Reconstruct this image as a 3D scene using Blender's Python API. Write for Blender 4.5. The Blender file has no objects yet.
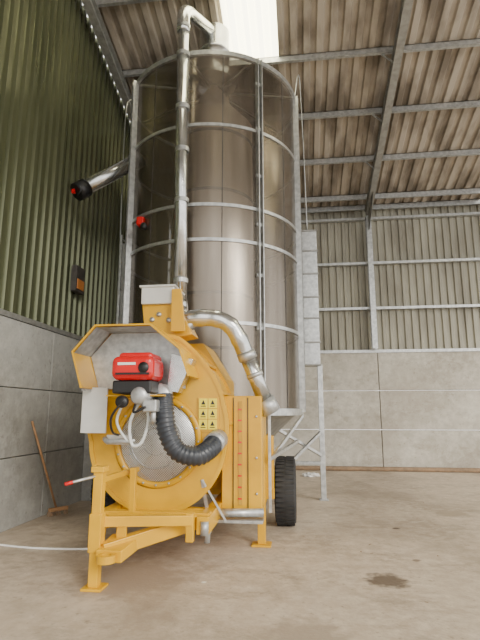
import bpy, bmesh, math, random
from mathutils import Vector, Matrix
random.seed(4)
R=math.radians
# ------------------------------------------------------------ materials
def nmat(name):
    m=bpy.data.materials.new(name); m.use_nodes=True
    nt=m.node_tree; b=nt.nodes['Principled BSDF']; return m,nt,b
def pmat(name,c1,c2=None,rough=.5,metal=0,scale=6,detail=6,bump=0,bscale=None,stretch=(1,1,1),lo=.35,hi=.65):
    m,nt,b=nmat(name)
    b.inputs['Roughness'].default_value=rough; b.inputs['Metallic'].default_value=metal
    if c2 is None: c2=tuple(x*.86 for x in c1)
    tc=nt.nodes.new('ShaderNodeTexCoord'); mp=nt.nodes.new('ShaderNodeMapping')
    mp.inputs['Scale'].default_value=stretch
    nt.links.new(tc.outputs['Object'],mp.inputs['Vector'])
    n=nt.nodes.new('ShaderNodeTexNoise'); n.inputs['Scale'].default_value=scale; n.inputs['Detail'].default_value=detail
    nt.links.new(mp.outputs[0],n.inputs['Vector'])
    r=nt.nodes.new('ShaderNodeValToRGB')
    r.color_ramp.elements[0].position=lo; r.color_ramp.elements[0].color=(*c2,1)
    r.color_ramp.elements[1].position=hi; r.color_ramp.elements[1].color=(*c1,1)
    nt.links.new(n.outputs['Fac'],r.inputs[0]); nt.links.new(r.outputs[0],b.inputs['Base Color'])
    if bump:
        n2=nt.nodes.new('ShaderNodeTexNoise'); n2.inputs['Scale'].default_value=bscale or scale*5
        nt.links.new(mp.outputs[0],n2.inputs['Vector'])
        bp=nt.nodes.new('ShaderNodeBump'); bp.inputs['Strength'].default_value=bump; bp.inputs['Distance'].default_value=.02
        nt.links.new(n2.outputs['Fac'],bp.inputs['Height']); nt.links.new(bp.outputs[0],b.inputs['Normal'])
    return m
YEL=pmat('yellow_paint',(.76,.42,.008),(.64,.345,.007),.32,0,3)
YELD=pmat('yellow_paint_dusty',(.58,.33,.02),(.46,.26,.025),.5,0,4)
GALV=pmat('galvanised',(.60,.61,.60),(.42,.43,.43),.38,.75,14)
GALVD=pmat('galvanised_dull',(.38,.38,.36),(.28,.28,.26),.5,.5,9)
DUCT=pmat('duct_steel',(.72,.73,.72),(.50,.51,.51),.22,.9,5)
WHITE=pmat('white_steel',(.72,.72,.68),(.62,.62,.59),.4,.1,5)
RED=pmat('red_enamel',(.72,.012,.015),(.62,.01,.012),.22,0,4)
BLACK=pmat('black_plastic',(.018,.018,.02),(.012,.012,.013),.4,0,5)
RUB=pmat('rubber',(.035,.035,.036),(.02,.02,.02),.75,0,9)
DARK=pmat('dark_interior',(.10,.09,.08),(.06,.055,.05),.7,.2,9)
HOSE=pmat('grey_hose',(.045,.05,.06),(.03,.035,.045),.35,0,9)
CLEAR=pmat('clear_hose',(.75,.78,.76),(.65,.68,.66),.2,0,9)
ALU=pmat('cast_aluminium',(.55,.56,.56),(.42,.43,.43),.4,.6,20)
WOOD=pmat('wood',(.45,.25,.12),(.33,.18,.08),.6,0,9)
STICK=pmat('sticker_yellow',(1,.80,.03),(.98,.77,.03),.35)
WHT=pmat('sticker_white',(.85,.85,.83),(.8,.8,.78),.4)
GREEN=pmat('green_sheet',(.165,.175,.10),(.085,.095,.05),.26,.5,1.5,6,stretch=(1,1,.25),lo=.3,hi=.7)
BACKS=pmat('back_sheet',(.38,.365,.295),(.24,.225,.18),.6,0,2.2,6,stretch=(1,1,.3))
ROOFM=pmat('roof_sheet',(.44,.385,.31),(.18,.15,.115),.7,0,2.5,8,stretch=(1,.3,1),lo=.38,hi=.6)
DUST=pmat('grain_dust',(.30,.20,.12),(.2,.14,.09),.9,0,8,bump=.4)

# perforated steel shell : real see-through fraction
def perf(name,c1,c2,open_,rough=.32,metal=.75,sc=3,st=.12):
    m=pmat(name,c1,c2,rough,metal,sc,5,stretch=(1,1,st))
    nt=m.node_tree; b=nt.nodes['Principled BSDF']; out=nt.nodes['Material Output']
    tr=nt.nodes.new('ShaderNodeBsdfTransparent'); mx=nt.nodes.new('ShaderNodeMixShader')
    mx.inputs[0].default_value=open_
    nt.links.new(b.outputs[0],mx.inputs[1]); nt.links.new(tr.outputs[0],mx.inputs[2]); nt.links.new(mx.outputs[0],out.inputs[0])
    return m
SHELL=perf('perforated_shell',(.36,.315,.265),(.15,.125,.10),.25,.24,.85,2.6,.07)
INNER=perf('perforated_inner',(1,.86,.70),(.66,.53,.40),.03,.38,.3)
# grill with real holes pattern
def grillmat():
    m,nt,b=nmat('perforated_grill')
    b.inputs['Base Color'].default_value=(.78,.78,.76,1); b.inputs['Metallic'].default_value=.45; b.inputs['Roughness'].default_value=.35
    tc=nt.nodes.new('ShaderNodeTexCoord'); sp=nt.nodes.new('ShaderNodeSeparateXYZ'); nt.links.new(tc.outputs['Object'],sp.inputs[0])
    def mth(op,a,bv=None):
        n=nt.nodes.new('ShaderNodeMath'); n.operation=op
        if hasattr(a,'is_linked'): nt.links.new(a,n.inputs[0])
        else: n.inputs[0].default_value=a
        if bv is not None:
            if hasattr(bv,'is_linked'): nt.links.new(bv,n.inputs[1])
            else: n.inputs[1].default_value=bv
        return n.outputs[0]
    k=2*math.pi/.05
    a=mth('ADD',sp.outputs['X'],sp.outputs['Z']); c=mth('SUBTRACT',sp.outputs['X'],sp.outputs['Z'])
    s=mth('MULTIPLY',mth('SINE',mth('MULTIPLY',a,k)),mth('SINE',mth('MULTIPLY',c,k)))
    h=mth('GREATER_THAN',mth('ABSOLUTE',s),.42)
    tr=nt.nodes.new('ShaderNodeBsdfTransparent'); mx=nt.nodes.new('ShaderNodeMixShader')
    nt.links.new(h,mx.inputs[0]); nt.links.new(b.outputs[0],mx.inputs[1]); nt.links.new(tr.outputs[0],mx.inputs[2])
    nt.links.new(mx.outputs[0],nt.nodes['Material Output'].inputs[0]); return m
GRILL=grillmat()
# concrete with large stains
def concrete(name,c1,c2,c3,rough=.8,stains=(),blotch=(.2,.16,.12),bamt=.35,bsc=.55):
    m=pmat(name,c1,c2,rough,0,.9,9,bump=.15,bscale=30,lo=.3,hi=.7)
    nt=m.node_tree; b=nt.nodes['Principled BSDF']; tc=[n for n in nt.nodes if n.type=='TEX_COORD'][0]
    base=b.inputs['Base Color'].links[0].from_socket
    def layer(cur,scale,lo,hi,col,amt,rg=.7,st=(1,1,1)):
        mp=nt.nodes.new('ShaderNodeMapping'); mp.inputs['Scale'].default_value=st; mp.inputs['Location'].default_value=(scale*3.1,scale,0)
        nt.links.new(tc.outputs['Object'],mp.inputs[0])
        n=nt.nodes.new('ShaderNodeTexNoise'); n.inputs['Scale'].default_value=scale; n.inputs['Detail'].default_value=10; n.inputs['Roughness'].default_value=rg
        nt.links.new(mp.outputs[0],n.inputs['Vector'])
        r=nt.nodes.new('ShaderNodeMapRange'); r.inputs['From Min'].default_value=lo; r.inputs['From Max'].default_value=hi; r.inputs['To Max'].default_value=amt
        nt.links.new(n.outputs['Fac'],r.inputs[0])
        mx=nt.nodes.new('ShaderNodeMixRGB'); mx.inputs[2].default_value=(*col,1)
        nt.links.new(r.outputs[0],mx.inputs[0]); nt.links.new(cur,mx.inputs[1]); return mx.outputs[0]
    cur=layer(base,7,.42,.68,c3,1)
    cur=layer(cur,bsc,.46,.62,blotch,bamt,.65,(1,.6,1))
    cur=layer(cur,14,.60,.70,blotch,.55,.6)
    cur=layer(cur,2.3,.55,.62,blotch,.35,.75,(.5,1,1))
    for (sx,sy,sr,col) in stains:
        vd=nt.nodes.new('ShaderNodeVectorMath'); vd.operation='DISTANCE'; vd.inputs[1].default_value=(sx,sy,0)
        nv=nt.nodes.new('ShaderNodeTexNoise'); nv.inputs['Scale'].default_value=9; nv.inputs['Detail'].default_value=5
        nt.links.new(tc.outputs['Object'],nv.inputs['Vector'])
        nt.links.new(tc.outputs['Object'],vd.inputs[0])
        a=nt.nodes.new('ShaderNodeMath'); a.operation='MULTIPLY_ADD'; a.inputs[1].default_value=sr*1.6; nt.links.new(nv.outputs['Fac'],a.inputs[0]); nt.links.new(vd.outputs['Value'],a.inputs[2])
        rr=nt.nodes.new('ShaderNodeMapRange'); rr.inputs['From Min'].default_value=sr*1.5; rr.inputs['From Max'].default_value=sr*2.0
        rr.inputs['To Min'].default_value=.85; rr.inputs['To Max'].default_value=0
        nt.links.new(a.outputs[0],rr.inputs[0])
        m2=nt.nodes.new('ShaderNodeMixRGB'); m2.inputs[2].default_value=(*col,1)
        nt.links.new(rr.outputs[0],m2.inputs[0]); nt.links.new(cur,m2.inputs[1]); cur=m2.outputs[0]
    nt.links.new(cur,b.inputs['Base Color']); return m
FLOOR=concrete('concrete_floor',(.58,.48,.37),(.40,.325,.245),(.64,.55,.44),.6,
   stains=[(.74,4.85,.19,(.09,.06,.04)),(1.15,5.5,.05,(.2,.14,.1)),(-.9,4.6,.03,(.8,.8,.75)),(1.2,6.9,.05,(.08,.05,.04)),(2.2,8,.25,(.36,.29,.21)),(0,3.6,.3,(.36,.29,.22)),(-1.6,4.6,.5,(.34,.27,.2))],
   blotch=(.23,.175,.125),bamt=.6,bsc=.5)
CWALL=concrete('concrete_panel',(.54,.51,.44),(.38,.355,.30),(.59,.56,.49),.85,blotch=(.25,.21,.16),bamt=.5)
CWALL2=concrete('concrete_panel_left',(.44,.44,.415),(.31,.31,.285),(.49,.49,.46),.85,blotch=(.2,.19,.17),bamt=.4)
def skymat():
    m,nt,b=nmat('rooflight_grp_glow')
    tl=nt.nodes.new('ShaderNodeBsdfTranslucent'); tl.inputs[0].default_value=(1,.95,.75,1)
    em=nt.nodes.new('ShaderNodeEmission'); em.inputs[0].default_value=(1,.93,.62,1); em.inputs[1].default_value=6  # emission stands in for daylight coming through the panel
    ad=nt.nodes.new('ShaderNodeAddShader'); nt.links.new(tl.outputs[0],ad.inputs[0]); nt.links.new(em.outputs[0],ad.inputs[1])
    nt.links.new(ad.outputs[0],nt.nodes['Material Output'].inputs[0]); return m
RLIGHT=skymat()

# ------------------------------------------------------------ mesh helpers
def obj(name,verts,faces,mat,parent=None,smooth=False,mi=None):
    me=bpy.data.meshes.new(name); me.from_pydata([tuple(v) for v in verts],[],faces)
    bm=bmesh.new(); bm.from_mesh(me); bmesh.ops.recalc_face_normals(bm,faces=bm.faces); bm.to_mesh(me); bm.free()
    o=bpy.data.objects.new(name,me); bpy.context.scene.collection.objects.link(o)
    for m in (mat if isinstance(mat,list) else [mat]): me.materials.append(m)
    if mi:
        for p,i in zip(me.polygons,mi): p.material_index=i
    for p in me.polygons: p.use_smooth=smooth
    if parent: o.parent=parent
    return o
def bev(o,w=.008,s=2):
    m=o.modifiers.new('bevel','BEVEL'); m.width=w; m.segments=s; m.limit_method='ANGLE'; return o
def boxvf(x0,x1,y0,y1,z0,z1):
    v=[(x,y,z) for x in(x0,x1) for y in(y0,y1) for z in(z0,z1)]
    f=[(0,1,3,2),(4,6,7,5),(0,4,5,1),(2,3,7,6),(0,2,6,4),(1,5,7,3)]; return v,f
def box(name,x0,x1,y0,y1,z0,z1,mat,parent=None,b=.006):
    v,f=boxvf(x0,x1,y0,y1,z0,z1); o=obj(name,v,f,mat,parent)
    if b: bev(o,b)
    return o
def beam(name,p,q,w,h,mat,parent=None,b=.006,up=(0,0,1)):
    p=Vector(p);q=Vector(q); d=(q-p).normalized(); u=Vector(up)
    if abs(d.dot(u))>.97: u=Vector((0,1,0))
    s=d.cross(u).normalized(); u=s.cross(d).normalized()
    vs=[];
    for c in(p,q):
        for a,bb in((-1,-1),(1,-1),(1,1),(-1,1)): vs.append(c+s*a*w/2+u*bb*h/2)
    f=[(0,1,2,3),(4,7,6,5),(0,4,5,1),(1,5,6,2),(2,6,7,3),(3,7,4,0)]
    o=obj(name,vs,f,mat,parent)
    if b: bev(o,b)
    return o
def prism(name,pts,y0,y1,mat,parent=None,b=.006):  # pts in XZ
    n=len(pts); v=[(x,y0,z) for x,z in pts]+[(x,y1,z) for x,z in pts]
    f=[tuple(range(n)),tuple(range(2*n-1,n-1,-1))]+[(i,(i+1)%n,(i+1)%n+n,i+n) for i in range(n)]
    o=obj(name,v,f,mat,parent)
    if b: bev(o,b)
    return o
def catmull(pts,k=10):
    P=[Vector(p) for p in pts]; P=[P[0]*2-P[1]]+P+[P[-1]*2-P[-2]]; out=[]
    for i in range(1,len(P)-2):
        a,b,c,d=P[i-1:i+3]
        for j in range(k):
            t=j/k; out.append(.5*((2*b)+(c-a)*t+(2*a-5*b+4*c-d)*t*t+(3*b-a-3*c+d)*t**3))
    out.append(P[-2]); return out
def sweep(name,pts,r,mat,parent=None,seg=16,smooth=True,curve=0,cap=True,rf=None):
    P=catmull(pts,curve) if curve else [Vector(p) for p in pts]
    T=[]
    for i in range(len(P)):
        a=P[max(0,i-1)];b=P[min(len(P)-1,i+1)]; T.append((b-a).normalized())
    u=T[0].orthogonal().normalized(); vs=[];fs=[]
    for i,p in enumerate(P):
        u=(u-T[i]*u.dot(T[i])).normalized(); w=T[i].cross(u)
        rr=rf(i,len(P)) if rf else r
        for s in range(seg):
            a=2*math.pi*s/seg; vs.append(p+(u*math.cos(a)+w*math.sin(a))*rr)
    for i in range(len(P)-1):
        for s in range(seg):
            fs.append((i*seg+s,i*seg+(s+1)%seg,(i+1)*seg+(s+1)%seg,(i+1)*seg+s))
    if cap: fs.append(tuple(range(seg-1,-1,-1))); fs.append(tuple((len(P)-1)*seg+s for s in range(seg)))
    o=obj(name,vs,fs,mat,parent,smooth)
    if cap:
        o.data.polygons[-1].use_smooth=False; o.data.polygons[-2].use_smooth=False
    return o
def lathe(name,prof,c,mat,parent=None,seg=64,smooth=True,axis='Z',closed=False):
    vs=[];fs=[];n=len(prof)
    for s in range(seg):
        a=2*math.pi*s/seg
        for r,h in prof:
            if axis=='Z': vs.append((c[0]+r*math.cos(a),c[1]+r*math.sin(a),c[2]+h))
            elif axis=='Y': vs.append((c[0]+r*math.cos(a),c[1]+h,c[2]+r*math.sin(a)))
            else: vs.append((c[0]+h,c[1]+r*math.cos(a),c[2]+r*math.sin(a)))
    m=n if closed else n-1
    for s in range(seg):
        for i in range(m):
            s2=(s+1)%seg; j=(i+1)%n; fs.append((s*n+i,s*n+j,s2*n+j,s2*n+i))
    return obj(name,vs,fs,mat,parent,smooth)
def empty(name,loc=(0,0,0)):
    e=bpy.data.objects.new(name,None); bpy.context.scene.collection.objects.link(e); e.empty_display_size=.2; return e
def sheet_vf(u0,u1,pitch,dep,fn,v0,v1,thick=0):
    """trapezoidal sheet. fn(u,v,h)->xyz ; v0,v1 functions of u"""
    prof=[(0,0),(.42,0),(.52,1),(.88,1),(.98,0)]
    us=[];k=int((u1-u0)/pitch)+1
    for i in range(k):
        for a,h in prof:
            u=u0+(i+a)*pitch
            if u<=u1: us.append((u,h*dep))
    us.append((u1,us[-1][1]))
    vs=[];fs=[]
    for u,h in us: vs.append(fn(u,v0(u),h)); vs.append(fn(u,v1(u),h))
    for i in range(len(us)-1): fs.append((2*i,2*i+1,2*i+3,2*i+2))
    return vs,fs

# ------------------------------------------------------------ building
XL=-3.8; YB=13.4; XR=12.0; YF=-5.0; RIDGE=.5
def zr(y): return 7.3+.27*(YB-y) if y>=RIDGE else 7.3+.27*(YB-RIDGE)-.27*(RIDGE-y)
box('floor',XL-.3,XR+.3,YF-3,YB+.3,-.2,0,FLOOR,None,0)
# left gable wall : concrete panels + green sheets
wl=empty('wall_left')
for i in range(3):
    for y0 in (-5,1,7.0):
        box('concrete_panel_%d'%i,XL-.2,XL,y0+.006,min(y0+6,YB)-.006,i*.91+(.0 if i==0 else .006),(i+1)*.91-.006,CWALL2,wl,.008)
vs,fs=sheet_vf(YF,YB,.2,.045,lambda u,v,h:(XL-.07+h,u,v),lambda u:2.76,lambda u:zr(u)+.0)
obj('green_cladding',vs,fs,GREEN,wl)
box('cladding_flashing',XL-.08,XL+.02,YF,YB,2.73,2.80,GALVD,wl,0)
box('gable_pilaster',XL,XL+.22,8.3,8.62,0,2.72,CWALL2,wl,.01)
# back wall
wb=empty('wall_back')
for i in range(3):
    for x0,x1 in ((XL,2.10),(2.12,7.98),(8.0,XR)):
        box('concrete_panel_%d'%i,x0,x1,YB,YB+.2,i*1.035+(.0 if i==0 else .007),(i+1)*1.035-.007,CWALL,wb,.008)
vs,fs=sheet_vf(XL,XR,.2,.045,lambda u,v,h:(u,YB+.10-h,v),lambda u:3.12,lambda u:7.3)
obj('upper_cladding',vs,fs,BACKS,wb)
box('coping_angle',XL,XR,YB-.03,YB+.05,3.09,3.17,GALV,wb,0)
for z in (4.32,5.62,6.95):
    box('girt',XL,XR,YB-.09,YB+.04,z-.035,z+.035,GALV,wb,0)
box('dust_strip_1',XL+.01,XR,YB-.22,YB-.001,0.001,.10,DUST,None,.04)  # strip of grain dust heaped along the foot of the back wall
# ceiling
SX0,SX1=-1.30,-.28
cv=[];cf=[];cm=[]
def addsheet(u0,u1,y0,y1,mi):
    vs,fs=sheet_vf(u0,u1,.255,.06,lambda u,v,h:(u,v,zr(v)+.002+h),lambda u:y0,lambda u:y1)
    o=len(cv); cv.extend(vs); cf.extend([tuple(i+o for i in f) for f in fs]); cm.extend([mi]*len(fs))
lights=[SX0,5.3,9.3]  # second and third glowing rooflights are added out of view to help the lighting
edges=XL
for lx in lights:
    addsheet(edges,lx,RIDGE,YB+.15,0)
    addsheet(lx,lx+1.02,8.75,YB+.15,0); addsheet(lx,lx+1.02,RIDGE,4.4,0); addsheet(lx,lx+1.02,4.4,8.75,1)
    edges=lx+1.02
addsheet(edges,XR,RIDGE,YB+.15,0)
addsheet(XL,XR,YF,RIDGE,0)
obj('ceiling',cv,cf,[ROOFM,RLIGHT],None,False,cm)
# purlins (C-section) and rafters (I-section)
pv=[];pf=[]
def addb(V,F,vf):
    o=len(V); V.extend(vf[0]); F.extend([tuple(i+o for i in f) for f in vf[1]])
y=13.25; ys=[13.25]+[12.8-1.4*i for i in range(0,13)]
for y in ys:
    z=zr(y)
    addb(pv,pf,boxvf(XL,XR,y-.006,y+.006,z-.17,z)); addb(pv,pf,boxvf(XL,XR,y-.06,y-.006,z-.17,z-.155)); addb(pv,pf,boxvf(XL,XR,y-.006,y+.05,z-.015,z))
obj('roof_purlins',pv,pf,GALV)
def rafter(x,w=.15,d=.26,name='roof_rafter'):
    V=[];F=[]
    for (a,b) in ((YB-.1,RIDGE),(RIDGE,YF)):
        for x0,x1,t,bt in((x-w/2,x+w/2,-.172,-.19),(x-.008,x+.008,-.19,-.17-d+.015),(x-w/2,x+w/2,-.17-d+.015,-.17-d)):
            o=len(V)
            for yy in(a,b):
                for xx in(x0,x1):
                    for tt in(t,bt): V.append((xx,yy,zr(yy)+tt))
            F.extend([tuple(i+o for i in f) for f in [(0,1,3,2),(4,6,7,5),(0,4,5,1),(2,3,7,6),(0,2,6,4),(1,5,7,3)]])
    # haunch
    for s in (-.008,.008):
        o=len(V); V.extend([(x+s,YB-.1,zr(YB)-.40),(x+s,YB-.1,zr(YB)-.95),(x+s,YB-1.3,zr(YB-1.3)-.42)]); F.append((o,o+1,o+2))
    return obj(name,V,F,GALVD)
for x in(2.02,7.9): 
    rafter(x)
    V=[];F=[]
    for b in((x-.07,x+.07,YB-.115,YB-.1,3.17,7.0),(x-.07,x+.07,YB-.3,YB-.285,3.17,7.0),(x-.006,x+.006,YB-.285,YB-.115,3.17,7.0)): addb(V,F,boxvf(*b))
    obj('steel_column',V,F,GALV)
rafter(XL+.2,name='gable_rafter')
# little bracing struts rafter->purlin
for y in (10.0,8.6,11.4):
    beam('rafter_stay',(2.02,y,zr(y)-.42),(1.7,y,zr(y)-.12),.04,.02,GALV,None,0)

# ------------------------------------------------------------ grain dryer
D=empty('mobile_grain_dryer')
C=(-1.50,8.1); RC=1.5; ZB,ZT=1.5,7.12
lathe('perforated_silo_wall',[(RC,ZB),(RC,ZT)],(C[0],C[1],0),SHELL,D,128)
lathe('inner_column',[(.72,1.2),(.72,6.7),(.3,7.2),(.25,7.5)],(C[0],C[1],0),INNER,D,64)
def band(z,h,t=.02,mat=GALV,r=RC,name='ring_band'):
    return lathe(name,[(r-.005,z-h/2),(r+t,z-h/2),(r+t,z+h/2),(r-.005,z+h/2)],(C[0],C[1],0),mat,D,128,False,closed=True)
for z in(5.87,4.55,4.0,2.76): band(z,.05)
band(ZT,.08,.04,name='top_rim'); band(ZB,.10,.05,name='bottom_rim')
for z in (2.5,3.4,5.2,6.3): band(z,.05,.01,GALVD,.72,'inner_band')
for i in range(8):
    a=R(-97+45*i); ca,sa=math.cos(a),math.sin(a)
    for off in(-.035,.035):
        p=(C[0]+(RC+.045)*ca-off*sa,C[1]+(RC+.045)*sa+off*ca)
        q=Vector((ca,sa,0))
        beam('panel_flange_%d'%i,(p[0],p[1],ZB),(p[0],p[1],ZT+.02),.014,.09,GALV,D,0,up=q)
    for k in range(7):
        z=1.9+k*.8
        beam('flange_clip',(C[0]+(RC+.03)*ca-.06*-sa,C[1]+(RC+.03)*sa-.06*ca,z),(C[0]+(RC+.03)*ca+.06*-sa,C[1]+(RC+.03)*sa+.06*ca,z),.03,.05,GALV,D,0)
    a=R(-74.5+45*i); ca,sa=math.cos(a),math.sin(a)   # dark overlap seams
    beam('sheet_seam_%d'%i,(C[0]+(RC+.002)*ca,C[1]+(RC+.002)*sa,ZB),(C[0]+(RC+.002)*ca,C[1]+(RC+.002)*sa,ZT),.012,.008,DARK,D,0,up=(ca,sa,0))
# roof frame
for i in range(8):
    a=R(-98+45*i)
    beam('roof_spoke_%d'%i,(C[0]+RC*math.cos(a),C[1]+RC*math.sin(a),ZT),(C[0]+.25*math.cos(a),C[1]+.25*math.sin(a),7.45),.04,.03,GALV,D,0)
lathe('roof_cone',[(RC,ZT+.02),(.3,7.5)],(C[0],C[1],0),SHELL,D,64)
lathe('top_collector',[(.0,1.00),(.2,.98),(.27,.92),(.27,.5),(.29,.5),(.29,.45),(.27,.45),(.27,0),(.4,-.15)],(-1.42,7.6,7.45),DUCT,D,32)
# hopper bottom
lathe('bottom_cone',[(RC,ZB),(1.35,ZB-.1),(.55,.62),(.0,.6)],(C[0],C[1],0),GALVD,D,64)
# main riser pipe with couplings
px,py=-1.68,6.34
sweep('elevator_riser',[(px+.06,py,2.95),(px+.02,py,5),(px,py,7.45)],.088,DUCT,D,24)
sweep('riser_elbow',[(px,py,7.3),(px,py,7.6),(px+.02,py+.13,7.8),(px+.07,py+.4,7.95),(px+.16,py+.85,8.17),(-1.43,7.5,8.28)],.1,DUCT,D,20,curve=4)
for z in(3.3,4.5,5.3,6.0,6.9,7.4):
    lathe('riser_coupling',[(.088,-.03),(.104,-.03),(.104,.03),(.088,.03)],(px+.06*(7.5-z)/4.5,py,z),GALV,D,24,False)
for z in (4.55,5.87,2.9): box('riser_bracket',px-.02,px+.04,py,py+.35,z-.03,z+.03,GALV,D)
# left discharge spout
sweep('discharge_spout',[(-2.75,7.75,6.05),(-3.48,6.98,5.1)],.125,DUCT,D,24)
sweep('spout_end',[(-3.44,7.02,5.15),(-3.55,6.91,5.02)],.15,BLACK,D,20)
sweep('spout_handle',[(-3.5,6.85,5.2),(-3.42,6.8,5.0),(-3.5,6.85,4.92)],.012,BLACK,D,8)
box('spout_latch',-3.60,-3.55,6.84,6.89,4.98,5.05,RED,D,.005)
sweep('spout_collar',[(-2.8,7.7,5.99),(-2.86,7.64,5.91)],.15,GALV,D,20)
# sight valve on shell
box('level_sensor',-2.48,-2.36,6.80,6.93,4.36,4.5,RED,D,.02)
lathe('level_sensor_knob',[(0,-.08),(.05,-.08),(.05,0)],(-2.34,6.82,4.32),BLACK,D,16,axis='Y')
# guide wires
sweep('guide_wire_1',[(.02,8.0,7.2),(.12,8.5,8.0),(.17,8.7,6.5),(.2,8.85,4.9)],.012,GALV,D,6,curve=6)
sweep('guide_wire_2',[(-2.95,8.3,7.3),(-3.12,7.9,7.35),(-3.14,7.8,6.4),(-3.1,7.8,3.0)],.012,GALV,D,6,curve=6)
# right sample/elevator box
box('side_elevator_box',.09,.37,8.78,9.0,2.34,4.9,GALV,D)
for z in (2.34,2.75,3.2,3.6,4.05,4.5,4.9): box('box_joint',.07,.39,8.76,9.02,z-.015,z+.015,GALVD,D,.003)
beam('side_leg',(.36,8.88,0.01),(.36,8.88,2.35),.09,.09,GALV,D)
box('side_leg_foot',.28,.44,8.8,8.96,.0,.02,GALV,D)
beam('side_brace_1',(.34,8.86,.75),(-.6,8.0,1.35),.05,.05,GALV,D)
beam('side_brace_2',(.34,8.86,1.15),(-.3,7.9,.6),.05,.05,GALV,D)
beam('side_brace_3',(.34,8.86,.62),(-.7,8.86,.62),.06,.06,GALV,D)
# left guard panel + frame
beam('left_guard_post_1',(-3.1,7.8,1.2),(-3.1,7.8,4.6),.04,.04,GALV,D)
beam('left_guard_post_2',(-3.04,8.2,.0),(-3.04,8.2,4.6),.05,.05,GALV,D)
for z in(1.6,2.6,3.6,4.5): beam('left_guard_rung',(-3.1,7.8,z),(-2.95,7.95,z),.03,.03,GALV,D)
box('left_guard_panel',-3.09,-2.95,7.83,7.86,2.55,4.45,GALVD,D,.003)
# chassis
for x in(-2.0,-.95): 
    beam('chassis_rail',(x,4.75,.44),(x,9.7,.44),.12,.16,YEL,D)
for y in(5.3,6.9,8.2,9.6): beam('chassis_cross',(-2.0,y,.44),(-.95,y,.44),.1,.12,YEL,D)
beam('axle',(-2.6,6.95,.44),(-.2,6.95,.44),.1,.1,BLACK,D)
beam('side_outrigger',(-.95,6.3,.5),(-.35,6.3,.5),.1,.12,YEL,D)
for a in range(8):
    an=R(22+45*a); x=C[0]+1.25*math.cos(an); y=C[1]+1.25*math.sin(an)
    xi=min(max(x,-2.0),-.95)
    beam('silo_support_%d'%a,(x,y,ZB),(xi,y,.5),.08,.08,YELD if a%2 else GALV,D)
# wheels
def wheel(x,side):
    prof=[(.23,-.12),(.34,-.14),(.41,-.135),(.44,-.10),(.445,0),(.44,.10),(.41,.135),(.34,.14),(.23,.12)]
    lathe('tyre',prof,(x,6.95,.445),RUB,D,48,axis='X')
    V=[];F=[]
    for i in range(44):
        a=2*math.pi*i/44
        for s in(-1,1):
            aa=a+(.07 if s>0 else 0)
            c=Vector((x+s*.065,6.95+.445*math.cos(aa),.447+.445*math.sin(aa)))
            t=Vector((0,-math.sin(aa),math.cos(aa))); n=Vector((0,math.cos(aa),math.sin(aa)))
            o=len(V)
            for u in(-1,1):
                for v in(-1,1):
                    for w in(-1,1): V.append(c+t*.02*u+Vector((1,0,0))*.055*v+n*.006*w)
            F.extend([tuple(k+o for k in f) for f in [(0,1,3,2),(4,6,7,5),(0,4,5,1),(2,3,7,6),(0,2,6,4),(1,5,7,3)]])
    obj('tyre_tread',V,F,RUB,D)
    lathe('wheel_rim',[(.235,-.11),(.22,-.05),(.1,-.02),(.0,-.02)],(x,6.95,.445),WHITE,D,32,axis='X')
    lathe('wheel_rim_outer',[(.235,.11),(.22,.05),(.1,.08),(.09,.1),(.0,.1)],(x,6.95,.445),WHITE,D,32,axis='X')
wheel(-.23,1); wheel(-2.72,-1)
# drawbar
beam('drawbar_right',(-1.74,4.30,.31),(-.97,4.92,.47),.10,.13,YEL,D)
beam('drawbar_left',(-1.80,4.34,.40),(-2.0,4.92,.47),.09,.11,YEL,D)
beam('drawbar_cross',(-1.80,4.38,.54),(-1.02,4.62,.52),.09,.09,YEL,D)
beam('drawbar_front_cross',(-2.05,4.88,.47),(-.9,4.88,.47),.12,.14,YEL,D)
vs=[(-1.77,4.22,.24),(-1.54,4.22,.24),(-1.46,4.54,.30),(-1.75,4.54,.30),(-1.77,4.22,.34),(-1.54,4.22,.34),(-1.46,4.54,.40),(-1.75,4.54,.40)]
bev(obj('hitch_plate',vs,[(0,1,2,3),(4,7,6,5),(0,4,5,1),(1,5,6,2),(2,6,7,3),(3,7,4,0)],YEL,D),.008)
lathe('hitch_eye',[(.045,-.03),(.08,-.03),(.08,.03),(.045,.03)],(-1.655,4.17,.29),YEL,D,20,False,closed=True)
beam('hitch_gusset',(-1.62,4.42,.36),(-1.62,4.42,.56),.09,.03,YEL,D)
# front stand
beam('front_stand_post',(-1.81,4.32,.02),(-1.81,4.32,1.0),.085,.085,YEL,D)
beam('front_stand_sleeve',(-1.81,4.32,.30),(-1.81,4.32,.62),.11,.11,YEL,D)
box('front_stand_foot',-1.90,-1.72,4.24,4.42,0,.02,YEL,D,.003)
box('front_stand_cap',-1.87,-1.75,4.26,4.38,.97,1.02,YEL,D,.004)
sweep('crank_handle',[(-1.82,4.3,.94),(-1.98,4.2,.9),(-2.03,4.18,.89)],.013,GALV,D,8)
sweep('crank_grip',[(-2.0,4.19,.895),(-2.06,4.16,.88)],.016,RED,D,10)
beam('front_upright',(-1.68,4.85,.5),(-1.68,4.85,.95),.06,.06,YEL,D)
beam('front_upright_brace',(-1.80,4.36,.9),(-1.75,5.2,.9),.05,.05,YEL,D)
# small jack on right of drawbar
beam('drawbar_jack',(-1.04,4.62,.33),(-1.04,4.62,.58),.07,.07,YEL,D)
lathe('jack_pin',[(0,-.02),(.04,-.02),(.04,.1),(0,.1)],(-.93,4.75,.38),ALU,D,14)
lathe('drain_tap',[(0,-.1),(.03,-.1),(.03,-.02),(.045,0),(.045,.08),(0,.08)],(-.95,5.0,.33),ALU,D,14)
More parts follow.
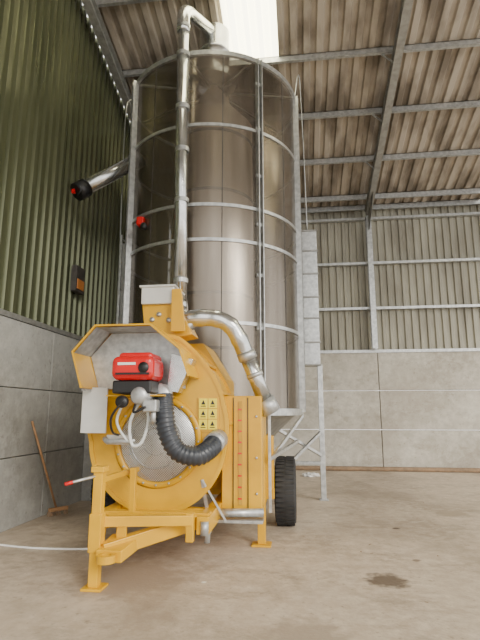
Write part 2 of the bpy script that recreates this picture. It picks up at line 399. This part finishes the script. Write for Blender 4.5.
# right stand
beam('right_stand_post',(-.478,5.88,.02),(-.478,5.88,.9),.09,.09,YEL,D)
box('right_stand_foot',-.59,-.37,5.78,5.98,0,.02,YEL,D,.003)
beam('right_stand_arm',(-.95,5.88,.44),(-.48,5.88,.44),.09,.1,YEL,D)

# --- fan scroll
S=(-1.56,1.17); Y0,Y1=5.2,5.9
keys=[(0,.74),(30,.83),(60,.99),(80,1.16),(100,1.16),(125,1.2),(150,.86),(180,.72),(225,.70),(270,.70),(315,.715),(360,.74)]
def rad(d):
    for (a,ra),(b,rb) in zip(keys,keys[1:]):
        if a<=d<=b: 
            t=(d-a)/(b-a); return ra+(rb-ra)*t
N=96; vs=[];fs=[]
for i in range(N):
    d=360*i/N; a=R(d); r=rad(d)
    for (rr,y) in((.47,Y0+.45),(.47,Y0),(r,Y0),(r,Y1)):
        vs.append((S[0]+rr*math.cos(a),y,S[1]+rr*math.sin(a)))
for i in range(N):
    j=(i+1)%N
    for k in range(3): fs.append((i*4+k,i*4+k+1,j*4+k+1,j*4+k))
fs.append(tuple(i*4+3 for i in range(N)))
obj('fan_scroll_housing',vs,fs,YEL,D)
# scroll flange lips front/back
for y in (Y0-.012,Y1-.01):
    vs=[];fs=[]
    for i in range(N):
        d=360*i/N;a=R(d);r=rad(d)
        for rr,yy in((r-.01,y),(r+.035,y),(r+.035,y+.02),(r-.01,y+.02)): vs.append((S[0]+rr*math.cos(a),yy,S[1]+rr*math.sin(a)))
    for i in range(N):
        j=(i+1)%N
        for k in range(4): fs.append((i*4+k,i*4+(k+1)%4,j*4+(k+1)%4,j*4+k))
    obj('scroll_flange',vs,fs,YEL,D)
lathe('inlet_ring',[(.42,-.02),(.42,-.035),(.47,-.035),(.485,-.02),(.485,.0),(.42,0)],(S[0]+.02,Y0,S[1]+.02),YEL,D,64,axis='Y',closed=True)
lathe('inlet_grill',[(.425,-.01),(.40,-.03),(.28,-.06),(.14,-.075),(.0,-.08)],(S[0]+.02,Y0,S[1]+.02),GRILL,D,64,axis='Y')
for rr in (.14,.28): lathe('grill_ring_%d'%int(rr*100),[(rr-.006,-.075+.05*rr),(rr+.006,-.075+.05*rr),(rr+.006,-.07+.05*rr),(rr-.006,-.07+.05*rr)],(S[0]+.02,Y0-.012,S[1]+.02),ALU,D,48,axis='Y',closed=True)
for i in range(20):
    a=2*math.pi*i/20
    lathe('ring_bolt',[(0,-.02),(.012,-.02),(.012,0)],(S[0]+.02+.45*math.cos(a),Y0-.03,S[1]+.02+.45*math.sin(a)),GALV,D,8,axis='Y')
lathe('fan_back',[(.47,.0),(0,0)],(S[0],Y0+.44,S[1]),GALVD,D,32,axis='Y')
lathe('fan_hub',[(0,-.2),(.1,-.18),(.12,.1)],(S[0],Y0+.35,S[1]),ALU,D,24,axis='Y')
for i in range(12):
    a=2*math.pi*i/12
    beam('fan_blade',(S[0]+.1*math.cos(a),Y0+.3,S[1]+.1*math.sin(a)),(S[0]+.42*math.cos(a+.35),Y0+.28,S[1]+.42*math.sin(a+.35)),.16,.01,GALVD,D,0)
# plenum between fan and silo
prism('hot_air_plenum',[(-2.1,.6),(-.92,.6),(-.92,1.9),(-1.2,2.35),(-1.9,2.35),(-2.1,1.9)],5.9,6.95,YELD,D)
# hood over burner : folded sheet
hp=[(-2.24,1.74),(-2.36,2.12),(-2.12,2.40),(-1.52,2.40),(-1.20,2.14),(-1.10,1.86)]
vs=[];fs=[]
for x,z in hp: vs+= [(x,4.72,z),(x,5.2,z)]
for i in range(len(hp)-1): fs.append((2*i,2*i+1,2*i+3,2*i+2))
ho=obj('burner_hood',vs,fs,YEL,D); so=ho.modifiers.new('s','SOLIDIFY'); so.thickness=.02
prism('hood_back_lining',[(-2.22,1.75),(-2.33,2.11),(-2.10,2.37),(-1.53,2.37),(-1.24,2.12),(-1.24,1.75)],5.14,5.18,GALV,D,0)
vs=[];fs=[]
for x,z in hp[:5]: vs+=[(x*.985-.024,4.74,z-.025),(x*.985-.024,5.15,z-.025)]
for i in range(4): fs.append((2*i,2*i+1,2*i+3,2*i+2))
obj('hood_underside',vs,fs,GALV,D)
box('side_shield',-2.33,-2.05,4.98,5.0,1.28,1.76,WHITE,D,.004)
# burner
def rbox(name,x0,x1,y0,y1,z0,z1,mat,w):
    o=box(name,x0,x1,y0,y1,z0,z1,mat,D,0); bev(o,w,4); return o
rbox('burner_cover',-1.86,-1.43,4.55,5.0,1.81,2.05,RED,.07)
rbox('burner_cover_top',-1.81,-1.46,4.62,5.0,2.0,2.09,RED,.04)
lathe('burner_badge',[(0,-.012),(.05,-.012),(.055,0)],(-1.52,4.55,1.93),BLACK,D,20,axis='Y')
box('burner_label',-1.78,-1.60,4.540,4.552,1.955,1.98,WHT,D,0)
box('burner_slot',-1.80,-1.46,4.535,4.56,1.86,1.88,BLACK,D,0)
rbox('burner_body',-1.86,-1.46,4.62,5.15,1.68,1.81,BLACK,.02)
lathe('burner_motor',[(0,-.2),(.07,-.2),(.09,-.17),(.09,.05),(.11,.05),(.11,.12),(0,.12)],(-1.58,4.8,1.66),ALU,D,28,axis='Y')
lathe('burner_fan_case',[(0,0),(.12,0),(.14,.03),(.14,.12),(0,.14)],(-1.47,4.88,1.66),ALU,D,32,axis='Y')
rbox('gas_valve',-1.54,-1.40,4.62,4.75,1.50,1.62,ALU,.015)
lathe('pressure_switch',[(0,0),(.06,0),(.06,.05),(0,.06)],(-1.75,4.6,1.60),BLACK,D,20,axis='Y')
box('burner_shelf',-1.95,-1.35,4.7,5.2,1.655,1.67,YEL,D,.003)
sweep('gas_pipe',[(-1.44,4.67,1.5),(-1.44,4.67,1.42),(-1.5,4.85,1.4),(-1.5,5.15,1.4)],.025,ALU,D,12,curve=4)
sweep('cable_1',[(-1.72,4.6,1.62),(-1.85,4.62,1.45),(-1.9,4.8,1.3),(-1.95,5.15,1.25)],.012,BLACK,D,8,curve=8)
sweep('cable_2',[(-1.5,4.6,1.55),(-1.62,4.6,1.5),(-1.6,4.7,1.66)],.012,BLACK,D,8,curve=8)
# clear tubing loop + grey pipe bracket
sweep('clear_tube',[(-1.62,4.8,1.62),(-1.72,4.8,1.4),(-1.70,4.82,1.18),(-1.60,4.82,1.20),(-1.54,4.82,1.4),(-1.55,4.8,1.6)],.017,CLEAR,D,10,curve=8)
sweep('clear_tube_2',[(-1.80,4.8,1.6),(-1.86,4.8,1.4),(-1.76,4.84,1.22),(-1.68,4.84,1.22)],.014,CLEAR,D,10,curve=8)
sweep('grey_pipe',[(-2.06,5.0,1.22),(-1.98,4.9,1.20),(-1.84,4.86,1.21),(-1.72,4.86,1.20)],.028,ALU,D,12,curve=5)
box('manometer_plate',-2.07,-1.82,5.06,5.08,1.16,1.26,WHITE,D,.004)
# black flexible hose
K=14
sweep('flexible_air_hose',[(-1.40,4.86,1.66),(-1.37,4.82,1.5),(-1.33,4.80,1.3),(-1.22,4.80,1.12),(-1.04,4.84,1.07),(-.93,4.95,1.13),(-.89,5.1,1.2)],.1,HOSE,D,24,curve=K,rf=lambda i,n:.094+.008*(1 if i%3==0 else -1 if i%3==2 else 0))
sweep('hose_coupler',[(-.91,5.02,1.17),(-.88,5.2,1.22)],.108,ALU,D,20)
# galvanised chute beside burner
vs=[(-1.36,4.98,2.12),(-1.12,4.98,2.05),(-1.12,5.18,2.05),(-1.36,5.18,2.12),(-1.40,4.98,1.72),(-1.28,4.98,1.70),(-1.28,5.18,1.70),(-1.40,5.18,1.72)]
bev(obj('inlet_chute',vs,[(0,1,2,3),(4,7,6,5),(0,4,5,1),(1,5,6,2),(2,6,7,3),(3,7,4,0)],DUCT,D),.005)
# upper hopper and blower
box('elevator_head_box',-1.83,-1.44,5.3,5.75,2.74,2.95,WHITE,D,.01)
box('elevator_head_lid',-1.85,-1.42,5.28,5.77,2.94,2.965,WHITE,D,.005)
prism('yellow_hopper_mount',[(-1.83,2.74),(-1.40,2.74),(-1.22,2.38),(-1.55,2.32),(-1.80,2.5)],5.35,5.7,YEL,D)
prism('mount_gusset',[(-1.45,2.90),(-1.34,2.90),(-1.28,2.4),(-1.45,2.4)],5.25,5.29,YEL,D,.003)
for x,z in((-1.62,2.62),(-1.5,2.55),(-1.70,2.56)): lathe('mount_bolt',[(0,-.02),(.03,-.02),(.03,0)],(x,5.35,z),GALV,D,8,axis='Y')
sweep('riser_lower_link',[(-1.62,6.34,3.0),(-1.6,6.3,2.85),(-1.6,5.9,2.72),(-1.6,5.7,2.72)],.095,DUCT,D,20,curve=5)
lathe('transfer_blower',[(0,-.07),(.13,-.07),(.15,-.05),(.15,.07),(0,.07)],(-1.38,5.5,2.55),DUCT,D,28,axis='Y')
# S duct with elbow ribs
sweep('aspiration_duct',[(-1.40,5.5,2.58),(-1.15,5.5,2.60),(-.95,5.5,2.58),(-.80,5.52,2.50),(-.70,5.56,2.34),(-.62,5.62,2.14)],.098,DUCT,D,24,curve=4,rf=lambda i,n:.1 if i%4 else .108)
sweep('aspiration_duct_lower',[(-.63,5.6,2.18),(-.40,5.72,1.60)],.09,DUCT,D,24)
sweep('duct_clamp_1',[(-.635,5.6,2.20),(-.60,5.62,2.11)],.112,GALV,D,24)
sweep('duct_clamp_2',[(-.54,5.65,1.96),(-.52,5.66,1.91)],.1,GALV,D,24)
sweep('duct_outlet',[(-.42,5.71,1.65),(-.34,5.75,1.50)],.112,ALU,D,20)
# right yellow cabinet with level slots
box('control_cabinet',-.89,-.44,5.5,6.2,.42,1.68,YEL,D,.01)
box('cabinet_slot_1',-.765,-.755,5.488,5.5,.46,1.66,BLACK,D,0)
box('cabinet_slot_2',-.60,-.59,5.488,5.5,.46,1.66,BLACK,D,0)
box('cabinet_scale_bar',-.70,-.66,5.485,5.5,.5,1.62,YELD,D,0)
for i in range(9): box('scale_mark_%d'%i,-.705,-.665,5.48,5.486,.56+i*.12,.575+i*.12,RED,D,0)
box('cabinet_door_hinge',-.90,-.885,5.47,5.5,1.0,1.5,YELD,D,0)
for z in(1.45,1.0,.62): lathe('cabinet_bolt',[(0,-.015),(.014,-.015),(.014,0)],(-.50,5.5,z),GALV,D,8,axis='Y')
# safety stickers on panel
for i in range(3):
    for j in range(2):
        x=-1.09+j*.102; z=1.52-i*.112+.02
        box('sticker_%d%d'%(i,j),x,x+.094,5.172,5.186,z,z+.104,STICK,D,0)
        prism('sticker_icon_%d%d'%(i,j),[(x+.024,z+.040),(x+.070,z+.040),(x+.047,z+.088)],5.168,5.173,BLACK,D,0)
        box('sticker_text_%d%d'%(i,j),x+.02,x+.074,5.168,5.173,z+.018,z+.026,BLACK,D,0)
box('sticker_panel',-1.11,-.87,5.186,5.199,1.29,1.66,YEL,D,.002)
# lower grain auger trough + struts
sweep('unload_auger',[(-1.0,5.35,.44),(-.42,5.42,.44)],.045,GALV,D,20)
box('auger_tray',-1.02,-.42,5.3,5.48,.35,.38,GALV,D,.003)
beam('tray_strut_1',(-1.05,5.2,.80),(-.80,5.25,.38),.035,.02,GALV,D,0)
beam('tray_strut_2',(-1.05,5.2,.80),(-.98,5.25,.38),.035,.02,GALV,D,0)
beam('right_tube_1',(-.38,5.9,1.5),(-.38,5.9,.35),.035,.035,GALV,D,.004)
beam('right_tube_2',(-.36,6.3,.95),(.02,6.9,1.45),.04,.04,GALV,D,.004)
beam('right_tube_3',(-.38,5.9,.95),(-.05,7.0,1.1),.04,.04,GALV,D,.004)
box('rear_yellow_cabinet',-.62,-.36,6.3,6.5,.5,1.2,YEL,D,.01)
# yellow ribs on scroll side
for i in range(3):
    a=R(15+22*i); r=rad(15+22*i)+.02
    beam('scroll_side_rib',(S[0]+r*math.cos(a),Y0,S[1]+r*math.sin(a)),(S[0]+r*math.cos(a),Y1,S[1]+r*math.sin(a)),.03,.03,YEL,D,0)

# ------------------------------------------------------------ small objects
B=empty('broom')
sweep('handle',[(-3.62,7.10,.10),(-3.775,6.52,1.37)],.016,WOOD,B,10)
o=bev(beam('head',(-3.68,7.0,.09),(-3.52,7.25,.09),.06,.05,WOOD,B),.01)
V=[];F=[]
for i in range(40):
    t=random.random(); c=Vector((-3.68,7.0,.07)).lerp(Vector((-3.52,7.25,.07)),t)+Vector((random.uniform(-.02,.02),random.uniform(-.02,.02),0))
    e=c+Vector((random.uniform(-.02,.02),random.uniform(-.02,.02),-.067)); k=len(V)
    V+= [c+Vector((.006,0,0)),c-Vector((.006,0,0)),e-Vector((.006,0,0)),e+Vector((.006,0,0))]; F.append((k,k+1,k+2,k+3))
obj('bristles',V,F,DUST,B)
E=empty('wall_socket_box')
box('housing',XL+.0,XL+.10,7.40,7.72,3.5,3.95,DARK,E,.01)
box('cover_plate',XL+.10,XL+.115,7.44,7.68,3.55,3.72,pmat('orange_plate',(.6,.22,.05)),E,.004)
sweep('power_cable',[(-3.78,5.55,.012),(-3.0,5.4,.012),(-2.3,5.45,.012),(-1.8,5.6,.012)],.012,WHT,None,8,curve=8)
# crumpled bag on floor
bm=bmesh.new(); bmesh.ops.create_icosphere(bm,subdivisions=3,radius=.13)
for v in bm.verts:
    n=v.co.normalized(); k=.75+.35*math.sin(9*n.x+3*n.y)*math.cos(7*n.y-5*n.z)
    v.co=Vector((v.co.x*k*1.2,v.co.y*k,max(v.co.z*k*.5,-.03)))
me=bpy.data.meshes.new('plastic_bag'); bm.to_mesh(me); bm.free(); me.materials.append(WHT)
o=bpy.data.objects.new('plastic_bag',me); bpy.context.scene.collection.objects.link(o); o.location=(.2,12.0,.031); o.scale=(1.5,1.5,1)
# loose straw (right-hand floor, clear of the machine)
V=[];F=[]
for i in range(150):
    x=random.uniform(.6,5); y=random.uniform(3,12.4) if i%2 else random.uniform(11.8,13.1)
    a=random.uniform(0,3.1); l=random.uniform(.01,.035); w=.006
    d=Vector((math.cos(a),math.sin(a),0)); s=Vector((-d.y,d.x,0)); c=Vector((x,y,.004)); k=len(V)
    V+=[c-d*l-s*w,c+d*l-s*w,c+d*l+s*w,c-d*l+s*w]; F.append((k,k+1,k+2,k+3))
obj('loose_straw',V,F,DUST)

# ------------------------------------------------------------ light, camera
w=bpy.data.worlds.new('World'); bpy.context.scene.world=w; w.use_nodes=True
bg=w.node_tree.nodes['Background']; bg.inputs[0].default_value=(1,.98,.94,1); bg.inputs[1].default_value=2.5
s=bpy.data.lights.new('sun','SUN'); s.energy=3.0; s.angle=R(22); s.color=(1,.95,.86); so=bpy.data.objects.new('sun',s); bpy.context.scene.collection.objects.link(so)
so.rotation_euler=(R(64),0,R(42))
cam=bpy.data.cameras.new('camera'); co=bpy.data.objects.new('camera',cam); bpy.context.scene.collection.objects.link(co)
co.location=(0,0,1.5); co.rotation_euler=(R(100.85),0,R(7.1)); cam.sensor_fit='HORIZONTAL'; cam.sensor_width=36; cam.lens=36
bpy.context.scene.camera=co
